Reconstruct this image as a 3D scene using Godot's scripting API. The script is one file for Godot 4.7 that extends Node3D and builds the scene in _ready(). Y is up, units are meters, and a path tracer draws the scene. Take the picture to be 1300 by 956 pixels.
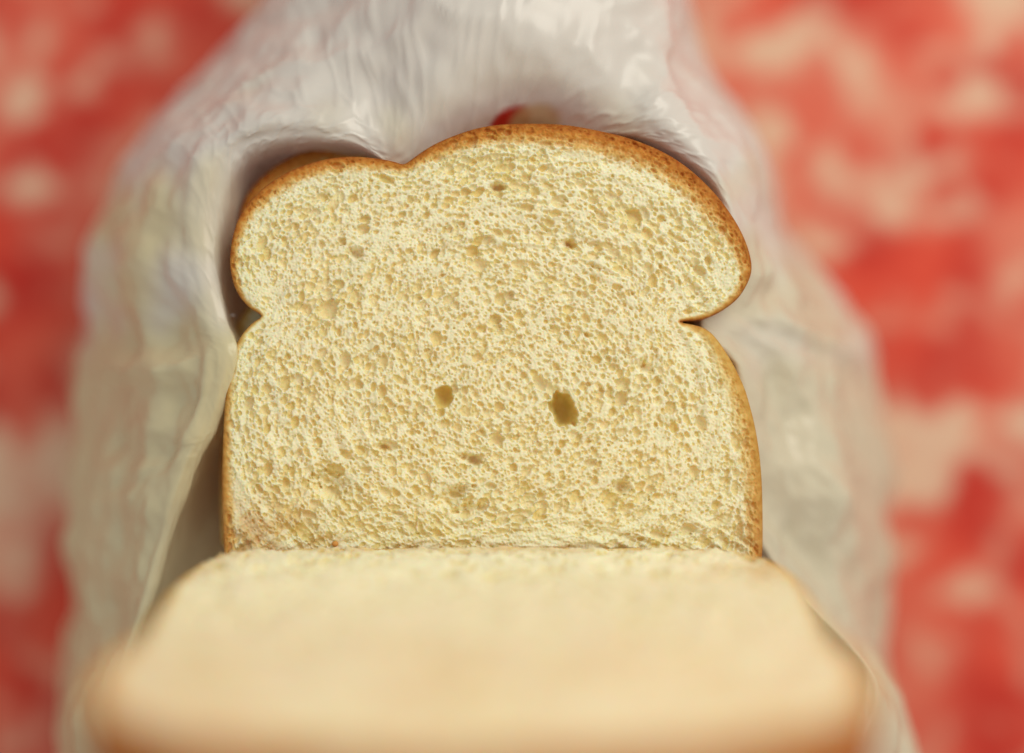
extends Node3D
# A bag of sliced white bread seen from above: the bag stands on a table cloth, its mouth rolled down round the top slice.
# Built in metres, y up. Slices are modelled in millimetres (MM) in their own axes: x across, z towards the base, y out of the cut face.

const MM := 0.001
const TOP := 0.105          # height of the top slice's cut face above the cloth
const THICK := 13.0         # a slice's thickness, mm

var bread_mat: StandardMaterial3D
var crust_mat: StandardMaterial3D
var film_mat: StandardMaterial3D


func _ready() -> void:
	# ---- camera, light, exposure
	var cam := Camera3D.new()
	cam.name = "camera"
	cam.fov = 26.75
	cam.near = 0.02
	cam.far = 12.0
	var lens := CameraAttributesPhysical.new()
	lens.frustum_focal_length = 50.4
	lens.frustum_focus_distance = 0.3353
	lens.exposure_aperture = 1.5
	lens.frustum_near = 0.02
	lens.frustum_far = 12.0
	cam.attributes = lens
	add_child(cam)
	cam.look_at_from_position(Vector3(0, TOP + 0.335, 0), Vector3(0, 0, 0), Vector3(0, 0, -1))
	cam.fov = 26.75

	var we := WorldEnvironment.new()
	we.name = "room_light"
	var env := Environment.new()
	env.background_mode = Environment.BG_COLOR
	env.background_color = Color(0.525, 0.525, 0.505).linear_to_srgb()
	env.tonemap_mode = Environment.TONE_MAPPER_LINEAR
	env.tonemap_exposure = 1.0
	env.sdfgi_enabled = true
	env.ssao_enabled = true
	env.ssil_enabled = true
	we.environment = env
	add_child(we)

	var win := AreaLight3D.new()
	win.name = "window_light"
	win.area_size = Vector2(0.55, 0.45)
	win.light_color = Color(1.0, 0.97, 0.915)
	win.light_energy = 0.45
	win.area_range = 4.0
	win.area_attenuation = 2.0
	win.shadow_enabled = true
	add_child(win)
	win.look_at_from_position(Vector3(0.44, 0.66, -0.46), Vector3(0, TOP, 0), Vector3.UP)

	materials()
	tablecloth()
	bag()
	loaf()
	crumbs()


# ------------------------------------------------------------------ helpers
func tag(o: Node3D, label: String, category: String, group := "", kind := "") -> void:
	if label: o.set_meta("label", label)
	if category: o.set_meta("category", category)
	if group: o.set_meta("group", group)
	if kind: o.set_meta("kind", kind)


func part(called: String, mesh: Mesh, m: Material, parent: Node) -> MeshInstance3D:
	var o := MeshInstance3D.new()
	o.name = called
	o.mesh = mesh
	o.material_override = m
	parent.add_child(o, true)
	return o


func noise(sd: int, freq: float, octaves := 3, kind := FastNoiseLite.TYPE_SIMPLEX_SMOOTH) -> FastNoiseLite:
	var n := FastNoiseLite.new()
	n.seed = sd
	n.noise_type = kind
	n.frequency = freq
	n.fractal_type = FastNoiseLite.FRACTAL_FBM if octaves > 1 else FastNoiseLite.FRACTAL_NONE
	n.fractal_octaves = octaves
	return n


func noise_tex(sd: int, freq: float, size := 256, octaves := 4) -> NoiseTexture2D:
	var t := NoiseTexture2D.new()
	t.width = size
	t.height = size
	t.seamless = true
	t.noise = noise(sd, freq, octaves)
	return t


func srgb(r: int, g: int, b: int) -> Color:
	return Color8(r, g, b).srgb_to_linear()


func materials() -> void:
	bread_mat = StandardMaterial3D.new()
	bread_mat.resource_name = "bread_crumb"
	bread_mat.vertex_color_use_as_albedo = true
	bread_mat.roughness = 0.85
	bread_mat.metallic_specular = 0.3
	bread_mat.subsurf_scatter_enabled = true
	bread_mat.subsurf_scatter_strength = 0.3
	crust_mat = StandardMaterial3D.new()
	crust_mat.resource_name = "bread_crust"
	crust_mat.vertex_color_use_as_albedo = true
	crust_mat.roughness = 0.5
	crust_mat.metallic_specular = 0.4
	film_mat = StandardMaterial3D.new()
	film_mat.resource_name = "milky_plastic_film"
	film_mat.vertex_color_use_as_albedo = true
	film_mat.albedo_color = Color(1, 1, 1, 0.90)
	film_mat.transparency = BaseMaterial3D.TRANSPARENCY_ALPHA
	film_mat.cull_mode = BaseMaterial3D.CULL_DISABLED
	film_mat.roughness = 0.28
	film_mat.metallic_specular = 0.5
	film_mat.backlight_enabled = true
	film_mat.backlight = Color(0.65, 0.65, 0.65)


# ------------------------------------------------------------------ the cloth
func tablecloth() -> void:
	# a printed cloth: uneven red patches on a cream ground
	var n := 768
	var span := 0.64
	var im := Image.create(n, n, false, Image.FORMAT_RGB8)
	var wob := noise(5, 0.022, 3)
	var fine := noise(8, 0.05, 4)
	var tone := noise(21, 0.02, 3)
	var mottle := noise(34, 0.04, 2)
	# cream patches of the print, mm from the middle of the cloth: x, z, half width, half depth, strength
	var pale := [
		[-138, -81, 12, 10, 1.0], [-113, -87, 9, 7, 0.7], [-127, -53, 14, 6, 0.75], [-98, -72, 7, 6, 0.6], [-132, 33, 32, 17, 1.2], [-104, 60, 14, 9, 0.6],
		[75, -92, 11, 8, 0.9], [98, -91, 10, 8, 0.8], [131, -80, 13, 10, 1.1], [70, -66, 11, 10, 1.0], [52, -90, 9, 8, 0.7], [113, -55, 17, 7, 0.8], [85, -40, 10, 8, 0.65], [110, -46, 10, 5, 0.7],
		[128, 17, 34, 8.5, 1.2], [100, 20, 12, 9, 1.0], [113, 33, 11, 9, 0.8], [124, 62, 10, 8, 0.75], [104, 45, 6, 10, 0.6], [92, 90, 14, 6, 0.5], [-70, -104, 14, 7, 0.7], [30, -110, 16, 8, 0.6],
		[140, -30, 8, 7, 0.45], [-145, -20, 9, 6, 0.45], [-120, 95, 14, 8, 0.5], [60, 120, 20, 9, 0.8], [-60, 125, 22, 10, 0.9],
	]
	var rng := RandomNumberGenerator.new()
	rng.seed = 77
	for k in 150:      # the print goes on beyond the picture
		var a := rng.randf() * TAU
		var d := 175.0 + rng.randf() * 260.0
		var x := d * cos(a)
		var z := d * sin(a)
		if absf(x) < 310 and absf(z) < 310:
			pale.append([x, z, rng.randf_range(8, 26), rng.randf_range(6, 12), rng.randf_range(0.5, 1.1)])
	var field := PackedFloat32Array()
	field.resize(n * n)
	var per := span * 1000.0 / n
	for p in pale:
		var cx: float = p[0]; var cz: float = p[1]; var rx: float = p[2]; var rz: float = p[3]; var st: float = p[4]
		for j in range(maxi(0, int((cz - 2.2 * rz + 320) / per)), mini(n, int((cz + 2.2 * rz + 320) / per))):
			for i in range(maxi(0, int((cx - 2.2 * rx + 320) / per)), mini(n, int((cx + 2.2 * rx + 320) / per))):
				var u := (i * per - 320 - cx) / rx
				var v := (j * per - 320 - cz) / rz
				field[j * n + i] += st * exp(-(u * u + v * v) * 0.8)
	var red := Color8(220, 82, 62)
	var deep := Color8(190, 50, 40)
	var cream := Color8(226, 196, 166)
	for j in n:
		for i in n:
			var f := 0.85 * minf(field[j * n + i], 1.1) * (1.0 + 0.5 * fine.get_noise_2d(i, j)) + 0.35 * wob.get_noise_2d(i, j) + 0.75 * mottle.get_noise_2d(i, j) + 0.25 * fine.get_noise_2d(i, j)
			var c := red.lerp(deep, clampf(0.5 + 1.1 * tone.get_noise_2d(i, j), 0, 1))
			c = c.lerp(Color8(226, 122, 98), clampf(0.35 + 1.3 * wob.get_noise_2d(i * 0.5 + 300, j * 0.5), 0, 0.8))
			c = c.lerp(cream, 0.92 * smoothstep(-0.15, 1.12, f))
			im.set_pixel(i, j, c)
	var m := StandardMaterial3D.new()
	m.resource_name = "printed_cloth"
	m.albedo_texture = ImageTexture.create_from_image(im)
	m.uv1_scale = Vector3(2, 2, 1)
	m.roughness = 0.8
	m.metallic_specular = 0.3
	# the cloth as a sheet with soft waves
	var st := SurfaceTool.new()
	st.begin(Mesh.PRIMITIVE_TRIANGLES)
	var w := noise(3, 6.0, 2)
	var g := 96
	for j in g + 1:
		for i in g + 1:
			var x := (float(i) / g - 0.5) * 1.28
			var z := (float(j) / g - 0.5) * 1.28
			st.set_uv(Vector2(float(i) / g + 0.25, float(j) / g + 0.25))
			st.add_vertex(Vector3(x, -0.004 + 0.003 * w.get_noise_2d(x, z), z))
	for j in g:
		for i in g:
			var a := j * (g + 1) + i
			for k in [a, a + 1, a + g + 2, a, a + g + 2, a + g + 1]:
				st.add_index(k)
	st.generate_normals()
	var o := part("tablecloth", st.commit(), m, self)
	tag(o, "red cloth with uneven cream patches spread under the bread bag", "tablecloth")


# ------------------------------------------------------------------ bread
# outline of a slice, clockwise from the lower left: x, z in mm, crust depth in mm, how dark it is baked
func outline_top() -> Array:
	var px := [
		[296, 742, 2.0, .8], [286, 732, 2.5, .8], [283, 690, 3.2, .8], [281, 640, 3.0, .75], [281, 600, 2.6, .65], [282, 560, 2.4, .6], [284, 520, 2.2, .55], [288, 480, 2.0, .5], [294, 450, 1.8, .4],
		[304, 428, 1.4, .35], [318, 411, 1.1, .35], [331, 401, .8, .45], [318, 392, 1.0, .6], [306, 380, 1.4, .7], [297, 364, 1.8, .8], [292, 345, 2.0, .9], [291, 325, 2.2, .95], [294, 302, 2.5, 1],
		[301, 279, 3.0, 1], [313, 259, 3.4, 1], [331, 240, 3.6, 1], [356, 222, 3.8, 1], [385, 209, 3.8, 1], [415, 201, 3.8, 1], [445, 198, 3.6, 1], [475, 200, 3.2, 1], [498, 204, 2.8, 1], [512, 207.5, 2.2, 1],
		[523, 201, 2.6, 1], [534, 193, 3.2, 1], [552, 182, 3.8, 1], [580, 170, 4.4, 1], [610, 161, 4.8, 1], [640, 157, 5.0, 1], [680, 156, 5.4, 1], [720, 158, 5.8, 1], [760, 165, 6.0, 1], [800, 175, 6.2, 1],
		[840, 191, 6.2, 1], [872, 211, 6.2, 1], [901, 237, 6.0, .95], [925, 266, 5.6, .95], [942, 294, 5.0, .9], [952, 320, 4.2, .9], [955, 342, 3.4, .9], [949, 361, 2.6, .85], [936, 380, 2.0, .8], [916, 395, 1.6, .7],
		[893, 405, 1.2, .65], [864, 408.5, .7, .6], [888, 414, 2.0, .4], [906, 425, 3.0, .12], [926, 453, 4.4, .12], [944, 488, 5.2, .15], [953, 516, 5.4, .18], [960, 545, 5.4, .22], [965, 577, 5.2, .28], [968, 612, 5.0, .35],
		[969, 650, 4.6, .5], [969, 695, 4.0, .75], [966, 728, 3.0, .8], [956, 742, 2.2, .8],
	]
	var out := []
	for p in px:
		out.append([(p[0] - 650.0) / 6.0, (p[1] - 478.0) / 6.0, p[2], p[3]])
	return out


# a slightly larger slice with shallow necks, for the slice that stands up
func outline_leaning() -> Array:
	var half := [   # right half from the base up: x, z
		[30, 55.2], [42, 54.6], [49, 52.6], [54, 49.5], [57.5, 45], [59.5, 39], [60.5, 31], [60.8, 22], [60.4, 12], [60.2, 3], [59.7, -3], [59.5, -8], [60.6, -12], [61.6, -16], [62.2, -21], [62.2, -29], [60.5, -38], [56.5, -49], [45, -58], [29, -64], [13, -67],
	]
	var out := []
	for p in half:
		out.append([-p[0], p[1], 2.4 if p[1] > -10 else 4.5, 0.45 if p[1] > -14 else 0.9])
	half.reverse()
	for p in half:
		out.append([p[0], p[1], 2.4 if p[1] > -10 else 4.5, 0.45 if p[1] > -14 else 0.9])
	return out


func dense(keys: Array, each: int) -> Array:
	var out := []
	var n := keys.size()
	for k in n:
		var a: Array = keys[(k + n - 1) % n]; var b: Array = keys[k]; var c: Array = keys[(k + 1) % n]; var d: Array = keys[(k + 2) % n]
		for s in each:
			var t := float(s) / each
			var q := []
			var before: Array = a if Vector2(a[0] - b[0], a[1] - b[1]).length() < 20.0 else b
			var after: Array = d if Vector2(d[0] - c[0], d[1] - c[1]).length() < 20.0 else c
			for e in 4:
				q.append(cubic_interpolate(b[e], c[e], before[e], after[e], t) if e < 2 and Vector2(b[0] - c[0], b[1] - c[1]).length() < 20.0 else lerpf(b[e], c[e], t))
			out.append(q)
	return out


func crust_colour(t: float, baked: float, jitter: float) -> Color:
	# t runs from 0 at the edge to 1 where the crumb begins
	var edge := srgb(205, 150, 72).lerp(srgb(158, 80, 26), baked)
	var mid := srgb(222, 182, 106).lerp(srgb(200, 132, 58), baked)
	var inner := srgb(236, 216, 158).lerp(srgb(228, 188, 116), baked)
	t = clampf(t + jitter, 0, 1)
	if t < 0.4:
		return edge.lerp(mid, t / 0.4)
	if t < 0.72:
		return mid.lerp(inner, (t - 0.4) / 0.32)
	return inner.lerp(srgb(246, 236, 198), (t - 0.72) / 0.28)


# the cut face as a height field with every pore pressed into it
func face_mesh(keys: Array, cell: float, sd: int, pores: Array, detail: float) -> ArrayMesh:
	var ring := dense(keys, 3)
	var lo := Vector2(1e9, 1e9)
	var hi := -lo
	for p in ring:
		lo = lo.min(Vector2(p[0], p[1]))
		hi = hi.max(Vector2(p[0], p[1]))
	lo -= Vector2(1, 1) * cell * 2.5
	hi += Vector2(1, 1) * cell * 2.5
	var w := int((hi.x - lo.x) / cell) + 1
	var h := int((hi.y - lo.y) / cell) + 1
	var far := 8.5
	var dist := PackedFloat32Array(); dist.resize(w * h); dist.fill(far)
	var depth := PackedFloat32Array(); depth.resize(w * h); depth.fill(1.0)
	var baked := PackedFloat32Array(); baked.resize(w * h)
	var near_x := PackedFloat32Array(); near_x.resize(w * h)
	var near_z := PackedFloat32Array(); near_z.resize(w * h)
	var n := ring.size()
	for k in n:
		var p: Array = ring[k]
		var q: Array = ring[(k + 1) % n]
		var ax: float = p[0]; var az: float = p[1]
		var bx: float = q[0] - ax; var bz: float = q[1] - az
		var l2 := maxf(bx * bx + bz * bz, 1e-9)
		var i0 := maxi(0, int((minf(ax, ax + bx) - far - lo.x) / cell)); var i1 := mini(w - 1, int((maxf(ax, ax + bx) + far - lo.x) / cell) + 1)
		var j0 := maxi(0, int((minf(az, az + bz) - far - lo.y) / cell)); var j1 := mini(h - 1, int((maxf(az, az + bz) + far - lo.y) / cell) + 1)
		for j in range(j0, j1 + 1):
			var z := lo.y + j * cell - az
			for i in range(i0, i1 + 1):
				var x := lo.x + i * cell - ax
				var t := clampf((x * bx + z * bz) / l2, 0.0, 1.0)
				var dx := x - t * bx
				var dz := z - t * bz
				var d := dx * dx + dz * dz
				var at := j * w + i
				if d < far * far and d < dist[at] * dist[at]:
					dist[at] = sqrt(d)
					near_x[at] = ax + t * bx
					near_z[at] = az + t * bz
					depth[at] = lerpf(p[2], q[2], t)
					baked[at] = lerpf(p[3], q[3], t)
	# inside or outside, row by row
	var inside := PackedByteArray(); inside.resize(w * h)
	for j in h:
		var z := lo.y + j * cell
		var cuts := []
		for k in n:
			var p: Array = ring[k]
			var q: Array = ring[(k + 1) % n]
			if (p[1] > z) != (q[1] > z):
				cuts.append(p[0] + (z - p[1]) / (q[1] - p[1]) * (q[0] - p[0]))
		cuts.sort()
		for k in range(0, cuts.size() - 1, 2):
			for i in range(maxi(0, ceili((cuts[k] - lo.x) / cell)), mini(w - 1, floori((cuts[k + 1] - lo.x) / cell)) + 1):
				inside[j * w + i] = 1
	# pores
	var rng := RandomNumberGenerator.new()
	rng.seed = sd
	var hgt := PackedFloat32Array(); hgt.resize(w * h)
	var pore_shade := PackedFloat32Array(); pore_shade.resize(w * h)      # golden shade and bounce painted inside each pore
	var big := PackedByteArray(); big.resize(w * h)
	var sunk := PackedFloat32Array(); sunk.resize(w * h)      # wide shallow hollows, with pores in them
	var warp := noise(sd + 1, 0.9, 2)
	var flow := noise(sd + 2, 0.045, 2)
	var dens := noise(sd + 3, 0.06, 3)
	var streak := noise(sd + 9, 0.11, 2)
	var todo := pores.duplicate()
	if detail > 0:
		for c in [[45, 1.0, 1.5], [420, 0.72, 1.05], [1900, 0.5, 0.75], [5500, 0.32, 0.52], [15000, 0.19, 0.33]]:
			if c[1] < cell * 1.05:
				continue
			for k in int(c[0] * detail):
				todo.append([rng.randf_range(lo.x, hi.x), rng.randf_range(lo.y, hi.y), rng.randf_range(c[1], c[2]), 0.0, 0.0, 0.0])
	for p in todo:
		var cx: float = p[0]; var cz: float = p[1]
		var ci := int((cx - lo.x) / cell); var cj := int((cz - lo.y) / cell)
		if ci < 1 or cj < 1 or ci >= w - 1 or cj >= h - 1 or not inside[cj * w + ci]:
			continue
		var at := cj * w + ci
		var ra: float = p[2]; var rb: float = p[3]; var turn: float = p[4]; var deep: float = p[5]
		if rb == 0.0:
			if dist[at] < 0.35 + 0.6 * ra:
				continue
			if hgt[at] < -0.12 and rng.randf() < (0.88 if ra > 0.45 else 0.72):
				continue
			if big[at]:
				continue
			var edge := clampf(1.0 - dist[at] / far, 0.0, 1.0)
			var low := smoothstep(18.0, 40.0, cz)      # torn, streaky crumb towards the base
			var arm := Vector2(cx * 0.85, cz - 2.0)
			var arc := arm.angle()
			var out := arm.length()
			var dn := 0.4 * dens.get_noise_2d(cx, cz) + smoothstep(14.0, 34.0, out) * (0.8 + 1.0 * low) * streak.get_noise_3d(cos(arc) * 14.0, sin(arc) * 14.0, out * 1.1)
			if dn < -0.3 and rng.randf() < 0.3:
				continue
			ra *= clampf(1.0 + 0.75 * dn - 0.22 * edge, 0.45, 1.5)
			var stretch := 1.0 + rng.randf() * 0.55 + 0.9 * low * rng.randf() + 0.7 * edge * rng.randf()
			var along := arc + PI / 2 + 0.35 * rng.randfn() + 0.7 * flow.get_noise_2d(cx, cz)
			stretch += 0.5 * smoothstep(12.0, 34.0, out) * rng.randf()
			if edge > 0.25:
				along = atan2(near_z[at] - cz, near_x[at] - cx) + PI / 2 + 0.25 * rng.randfn()
			turn = along
			rb = ra / sqrt(stretch)
			ra *= sqrt(stretch)
			deep = minf(ra, rb) * rng.randf_range(0.8, 1.7)
		var ct := cos(turn); var sn := sin(turn)
		var under := hgt[at] * 0.75 if p[3] == 0.0 and ra < 0.6 else 0.0
		var shade_amount := rng.randf_range(0.25, 0.9)
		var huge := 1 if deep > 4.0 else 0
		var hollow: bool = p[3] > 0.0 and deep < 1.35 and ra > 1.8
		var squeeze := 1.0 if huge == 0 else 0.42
		if huge: shade_amount = 1.05
		var reach := ra * 1.25
		for j in range(maxi(0, int((cz - reach - lo.y) / cell)), mini(h - 1, int((cz + reach - lo.y) / cell) + 1) + 1):
			var z := lo.y + j * cell
			for i in range(maxi(0, int((cx - reach - lo.x) / cell)), mini(w - 1, int((cx + reach - lo.x) / cell) + 1) + 1):
				var x := lo.x + i * cell
				var u := ((x - cx) * ct + (z - cz) * sn) / ra
				var v := (-(x - cx) * sn + (z - cz) * ct) / rb
				var q := (u * u + v * v) * (1.0 + (0.45 if huge == 0 else 0.42) * warp.get_noise_2d(x * squeeze, z * squeeze))
				if q < 1.0 and hollow:
					sunk[j * w + i] = minf(sunk[j * w + i], -2.2 * deep * pow(1.0 - q, 1.3))
				elif q < 1.0:
					var y := under - deep * sqrt(1.0 - q * q) if huge == 0 else -deep * pow(1.0 - q, 0.6)
					var k := j * w + i
					if y < hgt[k]:
						hgt[k] = y
						pore_shade[k] = shade_amount
						if huge: big[k] = 1
	# final surface
	var swell := noise(sd + 4, 0.07, 3)
	var fibre := noise(sd + 5, 1.3, 3)
	var colour_grain := noise(sd + 6, 0.5, 3)
	var patch := noise(sd + 7, 0.09, 2)
	var torn := noise(sd + 8, 0.16, 3)
	var thread := noise(sd + 10, 0.10, 3)
	var r := 1.1
	var used := PackedInt32Array(); used.resize(w * h); used.fill(-1)
	var verts := PackedVector3Array()
	var cols := PackedColorArray()
	var idx := PackedInt32Array()
	for j in range(1, h - 1):
		for i in range(1, w - 1):
			var at := j * w + i
			if inside[at] or inside[at + 1] or inside[at - 1] or inside[at + w] or inside[at - w] or inside[at + w + 1] or inside[at + w - 1] or inside[at - w + 1] or inside[at - w - 1]:
				var x := lo.x + i * cell
				var z := lo.y + j * cell
				var s := dist[at] if inside[at] else 0.0
				var y := hgt[at] * smoothstep(0.0, lerpf(4.0, 0.7, baked[at]) if z > -14.0 else 0.7, s)
				var ease := smoothstep(0.3, 2.5, s)
				var low := smoothstep(22.0, 40.0, z)
				y += sunk[at] * smoothstep(0.3, 2.0, s) + ease * (0.35 * swell.get_noise_2d(x, z) + 0.24 * fibre.get_noise_2d(x, z) + low * 1.5 * torn.get_noise_2d(x * 0.45, (z - 0.006 * x * x) * 1.8))
				# pale threads of crumb drawn out along the same arcs
				var arm := Vector2(x * 0.85, z - 2.0)
				var bow := arm.angle()
				var th := 1.0 - 3.0 * absf(thread.get_noise_3d(cos(bow) * 9.0, sin(bow) * 9.0, arm.length() * 1.7))
				y += detail * ease * smoothstep(12.0, 32.0, arm.length()) * 0.42 * maxf(th, -0.6)
				if s < r:
					y -= r - sqrt(maxf(0.0, r * r - (r - s) * (r - s)))
				if not inside[at]:
					x = near_x[at]
					z = near_z[at]
					y = -r
				used[at] = verts.size()
				verts.append(Vector3(x, y, z) * MM)
				var g := colour_grain.get_noise_2d(x, z)
				var t := s / maxf(depth[at], 0.1)
				var c := crust_colour(t, baked[at], 0.22 * g) if t < 1.25 else srgb(246, 236, 198)
				c = c.lerp(Color(c.r * 0.87, c.g * 0.76, c.b * 0.42), pore_shade[at] * smoothstep(0.45, 1.2, t))  # pore shade put into the crumb colour, deepest in the large holes
				# browner crumb near the lower corners
				var tan_ := clampf(1.0 - dist[at] / 8.5, 0, 1) * smoothstep(20.0, 42.0, z) * clampf(0.7 + 1.2 * patch.get_noise_2d(x, z), 0, 1)
				tan_ += 0.75 * exp(-((x + 53.0) * (x + 53.0) / 110.0 + (z - 34.0) * (z - 34.0) / 60.0)) * clampf(0.75 + 1.3 * patch.get_noise_2d(x * 1.7, z * 1.7), 0, 1)
				c = c.lerp(srgb(206, 160, 92), clampf(0.75 * tan_, 0, 0.85))
				if detail > 1.0:      # this slice is tanner in patches towards its dome
					c = c.lerp(srgb(226, 182, 134), smoothstep(4.0, -22.0, z) * clampf(0.25 + 0.8 * patch.get_noise_2d(x * 0.5, z * 0.8), 0, 0.3))
				var b := 1.0 + 0.05 * g + 0.06 * patch.get_noise_2d(x * 2.0, z * 2.0)
				cols.append(Color(c.r * b, c.g * b, c.b * b * (1.0 + 0.06 * g)))
	var norms := PackedVector3Array(); norms.resize(verts.size())
	for j in range(1, h - 2):
		for i in range(1, w - 2):
			var a := used[j * w + i]; var b := used[j * w + i + 1]; var c := used[(j + 1) * w + i + 1]; var d := used[(j + 1) * w + i]
			if a < 0 or b < 0 or c < 0 or d < 0 or not (inside[j * w + i] or inside[j * w + i + 1] or inside[(j + 1) * w + i + 1] or inside[(j + 1) * w + i]):
				continue
			idx.append_array([a, b, c, a, c, d])
			var nrm := (verts[d] - verts[b]).cross(verts[c] - verts[a])
			nrm = nrm if nrm.y > 0 else -nrm
			norms[a] += nrm; norms[b] += nrm; norms[c] += nrm; norms[d] += nrm
	for k in norms.size():
		norms[k] = norms[k].normalized() if norms[k].length_squared() > 1e-24 else Vector3.UP
	return array_mesh(verts, norms, cols, idx)


func array_mesh(verts: PackedVector3Array, norms: PackedVector3Array, cols: PackedColorArray, idx: PackedInt32Array) -> ArrayMesh:
	var arr := []
	arr.resize(Mesh.ARRAY_MAX)
	arr[Mesh.ARRAY_VERTEX] = verts
	arr[Mesh.ARRAY_NORMAL] = norms
	arr[Mesh.ARRAY_COLOR] = cols
	arr[Mesh.ARRAY_INDEX] = idx
	var m := ArrayMesh.new()
	m.add_surface_from_arrays(Mesh.PRIMITIVE_TRIANGLES, arr)
	return m


# the baked side of a slice, and its underside
func crust_mesh(keys: Array, sd: int) -> ArrayMesh:
	var ring := dense(keys, 6)
	var n := ring.size()
	var rough := noise(sd, 0.35, 3)
	var tint := noise(sd + 1, 0.12, 3)
	var rows := [[-1.1, 0.0], [-1.6, 0.03], [-3.0, 0.06], [-5.0, 0.08], [-7.0, 0.08], [-9.0, 0.06], [-THICK + 1.4, 0.0], [-THICK + 0.5, -0.35], [-THICK, -1.1]]
	var st := SurfaceTool.new()
	st.begin(Mesh.PRIMITIVE_TRIANGLES)
	st.set_smooth_group(0)
	for rr in rows.size():
		for k in n + 1:
			var p: Array = ring[k % n]
			var a: Array = ring[(k + n - 1) % n]
			var b: Array = ring[(k + 1) % n]
			var out := Vector2(b[1] - a[1], -(b[0] - a[0])).normalized()
			var off: float = rows[rr][1] + (0.10 * rough.get_noise_3d(p[0], rows[rr][0], p[1]) if rr > 0 else 0.0)
			var q := Vector2(p[0], p[1]) + out * off
			var t := tint.get_noise_3d(p[0], rows[rr][0], p[1])
			var c := srgb(216, 166, 88).lerp(srgb(158, 78, 24), clampf(p[3] + 0.35 * t, 0, 1))
			st.set_color(c)
			st.add_vertex(Vector3(q.x, rows[rr][0], q.y) * MM)
	for rr in rows.size() - 1:
		for k in n:
			var a := rr * (n + 1) + k
			for v in [a, a + n + 1, a + 1, a + 1, a + n + 1, a + n + 2]:
				st.add_index(v)
	var under := PackedVector2Array()
	for k in n:
		var p: Array = ring[k]
		var a: Array = ring[(k + n - 1) % n]
		var b: Array = ring[(k + 1) % n]
		under.append(Vector2(p[0], p[1]) - Vector2(b[1] - a[1], -(b[0] - a[0])).normalized() * 1.05)
	var base := rows.size() * (n + 1)
	st.set_smooth_group(1)
	for p in under:
		st.set_color(srgb(238, 224, 176))
		st.add_vertex(Vector3(p.x, -THICK - 0.01, p.y) * MM)
	for v in Geometry2D.triangulate_polygon(under):
		st.add_index(base + v)
	st.generate_normals()
	return st.commit()


func slice(called: String, face: Mesh, crust: Mesh) -> Node3D:
	var o := Node3D.new()
	o.name = called
	add_child(o, true)
	part("crumb", face, bread_mat, o)
	part("crust", crust, crust_mat, o)
	return o


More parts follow.
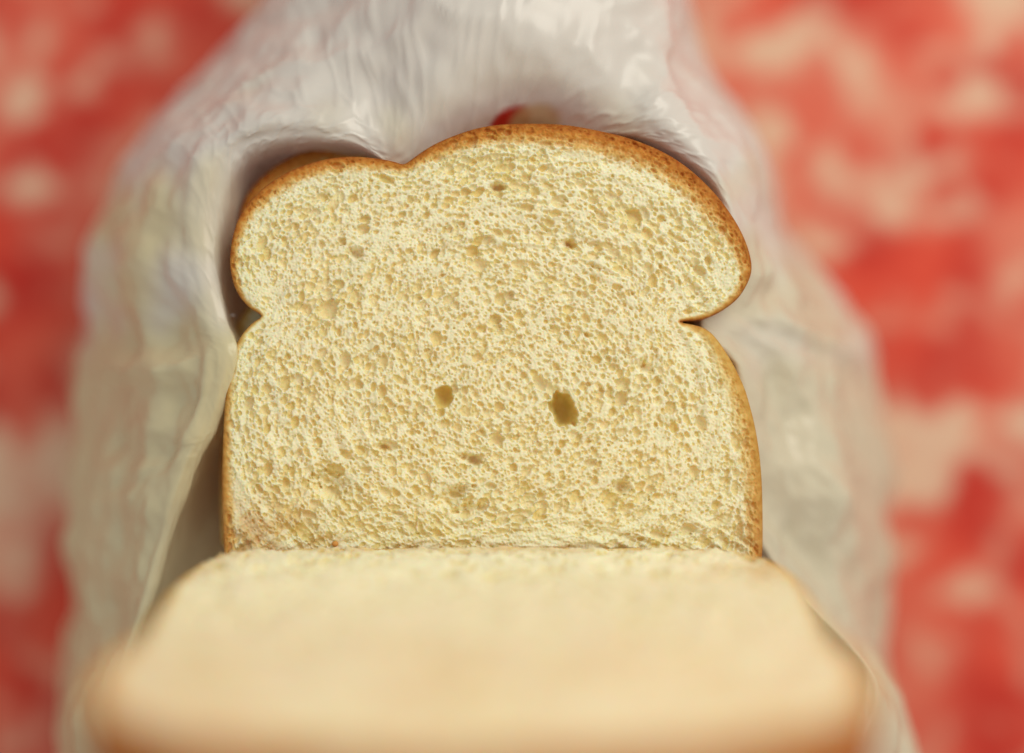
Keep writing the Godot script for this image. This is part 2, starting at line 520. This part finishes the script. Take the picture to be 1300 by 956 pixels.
func loaf() -> void:
	var keys := outline_top()
	var big := [   # the large holes: x, z, half length, half width, turn, depth in mm
		[10.9, 7.0, 3.9, 2.8, 1.2, 8.0], [-14.5, 4.3, 2.5, 2.0, 1.7, 4.6], [-3.0, -40.2, 2.1, 1.1, 0.0, 1.3], [-2.5, -16.4, 1.4, 1.2, 1.2, 1.6], [-48, 1.4, 1.7, 1.0, 1.6, 1.4], [-42.4, 4.4, 1.2, .8, 1.7, 1.3],
		[-39.0, 23.0, 4.8, 3.4, 0.3, 1.3], [-37.5, 20.0, 2.2, 1.6, 0.1, 1.4], [-13.0, 25.5, 5.2, 2.2, -0.5, 1.1], [-9.5, 28.5, 4.0, 1.7, -0.2, 1.1], [-26.0, 14.5, 1.8, 1.1, 0.2, 1.3], [-9.0, 17.5, 3.2, 1.2, 0.3, 1.0], [23.0, 23.5, 2.6, 1.8, 0.2, 1.2],
		[-27.5, 15.0, 2.0, .9, .2, 1.2], [-37, -47 + 2.5, 1.3, .7, 0, .9], [-33.0, -26.0, 2.0, 1.5, .4, 1.2], [-16, -8, 1.7, 1.2, 1.5, 1.2], [28.0, -2.0, 2.2, 1.6, .5, 1.2], [40, 10, 1.8, 1.1, 1.2, 1.2], [12, -28, 1.9, 1.3, .2, 1.2], [37, 32.5, 1.9, 1.2, -.4, 1.5],
	]
	var top := slice("bread_slice", face_mesh(keys, 0.17, 11, big, 1.0), crust_mesh(keys, 31))
	top.position = Vector3(0, TOP, 0)
	tag(top, "sharp porous slice of white bread facing up, with two round holes and golden crust", "bread slice")

	# the rest of the stack it lies on
	var soft := []
	for q in keys:
		soft.append([q[0], q[1], q[2] * 1.7, q[3]])
	var plain_face := face_mesh(soft, 0.8, 51, [], 0.0)
	var plain_crust := crust_mesh(keys, 61)
	var names := ["second", "third", "fourth", "fifth", "sixth", "seventh", "bottom"]
	var first: Node3D
	var shift := [[-2.0, -3.7, -0.035], [0.6, 0.5, 0.015], [-0.8, 0.2, -0.01], [0.9, 0.6, 0.02], [-0.3, 0.1, -0.015], [0.7, -0.4, 0.01], [0.0, 0.4, 0.0]]
	for k in 7:
		var o: Node3D = slice("bread_slice", plain_face, plain_crust) if k == 0 else first.duplicate()
		if k == 0:
			first = o
		else:
			o.name = "bread_slice"
			add_child(o, true)
		o.position = Vector3(shift[k][0] * MM, TOP - 0.0131 * (k + 1), shift[k][1] * MM)
		o.rotation.y = shift[k][2]
		tag(o, ("white bread slice lying flat as the %s one down in the stack" % names[k]) if k < 6 else "lowest white bread slice at the bottom of the stack", "bread slice", "slices stacked under the top slice")

	# the slice that stands on the stack's near edge and leans out against the bag
	var lk := outline_leaning()
	var lean := slice("bread_slice", face_mesh(lk, 0.32, 91, [], 1.3), crust_mesh(lk, 95))
	var b := Basis(Vector3(-1, 0, 0), Vector3(0, 0, -1), Vector3(0, -1, 0))
	b = Basis(Vector3.RIGHT, deg_to_rad(7.5)) * b
	lean.transform = Transform3D(b, Vector3.ZERO)
	# its base edge (local z = 55) rests on the top slice
	var foot := b * Vector3(0, 0, 0.055)
	lean.position = Vector3(-0.0045, TOP + 0.0005, 0.0362) - foot
	tag(lean, "blurred pale bread slice standing on edge in front of the sharp slice", "bread slice")


func crumbs() -> void:
	var rng := RandomNumberGenerator.new()
	rng.seed = 4
	for c in [[-60.6, -13.3, -9.0, "small"], [-61.8, -11.4, -9.5, "smaller"], [-37.4, 35.4, 0.2, "golden"]]:
		var s := SphereMesh.new()
		s.radius = 0.0004
		s.height = 0.0007
		s.radial_segments = 8
		s.rings = 5
		var o := part("bread_crumb", s, bread_mat, self)
		o.position = Vector3(c[0] * MM, TOP + c[2] * MM, c[1] * MM)
		o.scale = Vector3(rng.randf_range(0.8, 1.3), 1, rng.randf_range(0.7, 1.1))
		if c[3] == "golden":
			o.scale *= 1.7
			o.mesh = s.duplicate()
			o.material_override = flake_mat()
			tag(o, "tiny golden flake of crust lying where the two slices meet", "crumb")
			continue
		tag(o, "%s pale crumb stuck to the film left of the slice" % c[3], "crumb", "crumbs stuck to the film")


# ------------------------------------------------------------------ the bag
func bag() -> void:
	# round the mouth, clockwise from the right: rim x, z, height above the slice's face; foot x, z on the cloth; inner wall x, z (all mm)
	var k := [
		[49.5, -2.0, -8.0, 96, 2, 9], [41.5, -11.6, -5.0, 93, -14, 9], [48.8, -23, -6.0, 74, -37, 8], [44.5, -41, -5.0, 62, -62, 5], [33.0, -51, -4.0, 46, -88, 2], [21.0, -54, -7.0, 36, -125, -2],
		[4.0, -54.5, -13.0, 0, -190, -15], [-10.0, -51, -11.0, -34, -150, -12], [-22.5, -45.5, -6.0, -52, -116, -2], [-36.0, -51.5, -1.0, -68, -92, 3], [-51.0, -52.0, -3.0, -87, -72, 3],
		[-61.5, -47, -5.0, -102, -51, 3], [-65, -30, -5.0, -111, -27, 3], [-62.0, -13, -2.5, -113, -6, 3], [-59.2, -4.2, 1.0, -113.5, 13, 3], [-63.5, 10.5, -2.0, -114, 31, 3],
		[-67.8, 19, -4.0, -114.5, 53, 3], [-77.0, 44, -10.0, -115, 81, 3], [-82.0, 70, -12.0, -112, 112, 3], [-50.0, 92, 0.0, -75, 150, 3], [0.0, 98, 6.0, 0, 165, 3],
		[55.0, 92, 0.0, 75, 150, 3], [78.0, 68, -12.0, 104, 110, 3], [60.0, 45, -14.0, 99, 80, 4], [51.5, 29, -12.0, 98, 53, 6], [50.8, 13, -10.0, 98, 27, 9],
	]
	var n := k.size()
	# rows of the profile, each a closed loop of points
	var rows := []
	for r in 10:
		rows.append([])
	for p in k:
		var rim := Vector3(p[0], TOP * 1000 + p[2], p[1])
		var foot := Vector3(p[3], 2.0, p[4])
		var inner := Vector3(rim.x, 0, rim.z)
		# the wall inside keeps just clear of the bread
		var c := Vector3(-4, 0, -2)
		var lim := Vector3(clampf(rim.x, -61, 57.5), 0, clampf(rim.z, -57, 49)) if rim.z < 50 else rim
		if p[5] != 3:
			lim = rim + (Vector3(rim.x, 0, rim.z) - c).normalized() * 8.0
		var in_mid := lim.lerp(rim, 0.45)
		var in_low := lim + (lim - c).normalized() * 1.5
		rows[0].append(Vector3(c.x + 0.05 * (in_low.x - c.x), 0.5, c.z + 0.05 * (in_low.z - c.z)))
		rows[1].append(Vector3(c.x + 0.9 * (in_low.x - c.x), 0.6, c.z + 0.9 * (in_low.z - c.z)))
		rows[2].append(Vector3(in_low.x, 8, in_low.z))
		rows[3].append(Vector3(in_mid.x, 60, in_mid.z))
		var shelf := smoothstep(-22.0, -30.0, rim.z) * smoothstep(-28.0, -34.0, rim.x)      # at the upper left the film slopes in to the crust
		rows[4].append(Vector3(rim.x * 0.985, rim.y - 7, rim.z * 0.985) + (c - rim).normalized() * Vector3(1, 0, 1) * 4.5 * shelf)
		rows[3][-1] += (c - rim).normalized() * Vector3(1, 0, 1) * 4.0 * shelf
		rows[5].append(rim)
		var o := foot - rim
		rows[6].append(rim + Vector3(o.x * 0.16, -float(p[5]), o.z * 0.16))
		var flat := clampf((-foot.z - 80.0) / 60.0, 0, 1)
		rows[7].append(rim + Vector3(o.x * 0.52, -lerpf(0.24, 0.02, flat) * rim.y, o.z * 0.52))
		rows[8].append(rim + Vector3(o.x * 0.90, -lerpf(0.62, 0.3, flat) * rim.y, o.z * 0.90))
		rows[9].append(foot)
	var uu := 640
	var vper := 22
	var vv := (rows.size() - 1) * vper
	var fold := noise(201, 0.028, 2)
	var wrinkle := noise(202, 0.06, 3)
	var crease := noise(203, 0.11, 3)
	var fine := noise(204, 0.35, 3)
	var ridge := noise(206, 0.028, 3)
	var bounce_mark_noise := noise(205, 0.03, 2)
	var pts := []
	for j in vv + 1:
		var rr := mini(j / vper, rows.size() - 2)
		var t := float(j - rr * vper) / vper
		var line := PackedVector3Array()
		line.resize(uu)
		for i in uu:
			var s := float(i) / uu * n
			var a := int(s)
			var f := s - a
			var q := []
			for e in [maxi(rr - 1, 0), rr, rr + 1, mini(rr + 2, rows.size() - 1)]:
				var L: Array = rows[e]
				q.append((L[a] as Vector3).cubic_interpolate(L[(a + 1) % n], L[(a + n - 1) % n], L[(a + 2) % n], f))
			line[i] = (q[1] as Vector3).cubic_interpolate(q[2], q[0], q[3], t)
		pts.append(line)
	var st := SurfaceTool.new()
	st.begin(Mesh.PRIMITIVE_TRIANGLES)
	st.set_smooth_group(0)
	for j in vv + 1:
		var v := float(j) / vper
		for i in uu + 1:
			var ii := i % uu
			var p: Vector3 = pts[j][ii]
			var du: Vector3 = pts[j][(ii + 1) % uu] - pts[j][(ii + uu - 1) % uu]
			var dv: Vector3 = pts[mini(j + 1, vv)][ii] - pts[maxi(j - 1, 0)][ii]
			var nn := dv.cross(du).normalized()
			var out := smoothstep(5.0, 6.4, v)
			var low := smoothstep(1.0, 2.6, v)
			var back := smoothstep(-25.0, -65.0, p.z)
			# long soft folds that run out from the mouth, wrinkles across them, and sharp creases
			var turn := TAU * i / uu + 0.12 * v
			var ring := Vector3(cos(turn), sin(turn), 0)
			var d := out * smoothstep(9.0, 8.0, v) * (1.0 - 0.72 * back) * (5.0 * fold.get_noise_3d(ring.x * 90, ring.y * 90, v * 9) + (1.0 - back) * 2.6 * fold.get_noise_3d(ring.x * 50, ring.y * 50, v * 42) + 1.6 * wrinkle.get_noise_3d(p.x, p.y, p.z))
			var cr := 1.0 - absf(crease.get_noise_3d(ring.x * 70, ring.y * 70, v * 7)) * 3.2
			d += low * (0.12 + 0.25 * back) * maxf(cr, 0.0) * maxf(cr, 0.0)
			var rg := 1.0 - absf(ridge.get_noise_3d(p.x, p.y, p.z)) * 2.2
			d += out * (0.6 + 0.5 * back) * 1.9 * rg
			d += low * 0.05 * back * fine.get_noise_3d(p.x, p.y, p.z)
			d += low * (1.0 - out) * 0.4 * wrinkle.get_noise_3d(p.x, p.y, p.z)
			p += nn * d
			p.y = maxf(p.y, 0.3)
			st.set_color(film_colour(p, v, bounce_mark_noise.get_noise_2d(p.x, p.z)))
			st.add_vertex(p * MM)
	for j in vv:
		for i in uu:
			var a := j * (uu + 1) + i
			for e in [a, a + uu + 1, a + 1, a + 1, a + uu + 1, a + uu + 2]:
				st.add_index(e)
	st.generate_normals()
	var o := part("bread_bag", st.commit(), film_mat, self)
	tag(o, "milky crinkled plastic bag with its mouth rolled down round the bread", "bag")


# milky film with yellow light off the bread painted on its lower half and a red and yellow mark inside the mouth
func film_colour(p: Vector3, v: float, wander: float) -> Color:
	var c := Color(0.80, 0.79, 0.725).lerp(Color(0.76, 0.70, 0.43), smoothstep(-55.0, -10.0, p.z + 40.0 * wander) * lerpf(0.95, 0.6, smoothstep(-20.0, 20.0, p.x)))
	var mark := Vector2((p.x + 1.6) / 3.4, (p.z + 55.6 + 0.4 * p.x) / 2.4)
	if v > 4.6 and v < 6.2:
		c = c.lerp(Color(0.55, 0.03, 0.02), smoothstep(1.1, 0.4, mark.length() + 1.5 * wander))
		mark = Vector2((p.x - 6.5) / 5.0, (p.z + 55.6) / 2.4)
		c = c.lerp(Color(0.66, 0.52, 0.25), 0.8 * smoothstep(1.1, 0.2, mark.length() + 1.5 * wander))
	return c


func flake_mat() -> StandardMaterial3D:
	var m := StandardMaterial3D.new()
	m.resource_name = "crust_flake"
	m.albedo_color = Color8(206, 146, 70)
	m.roughness = 0.7
	return m
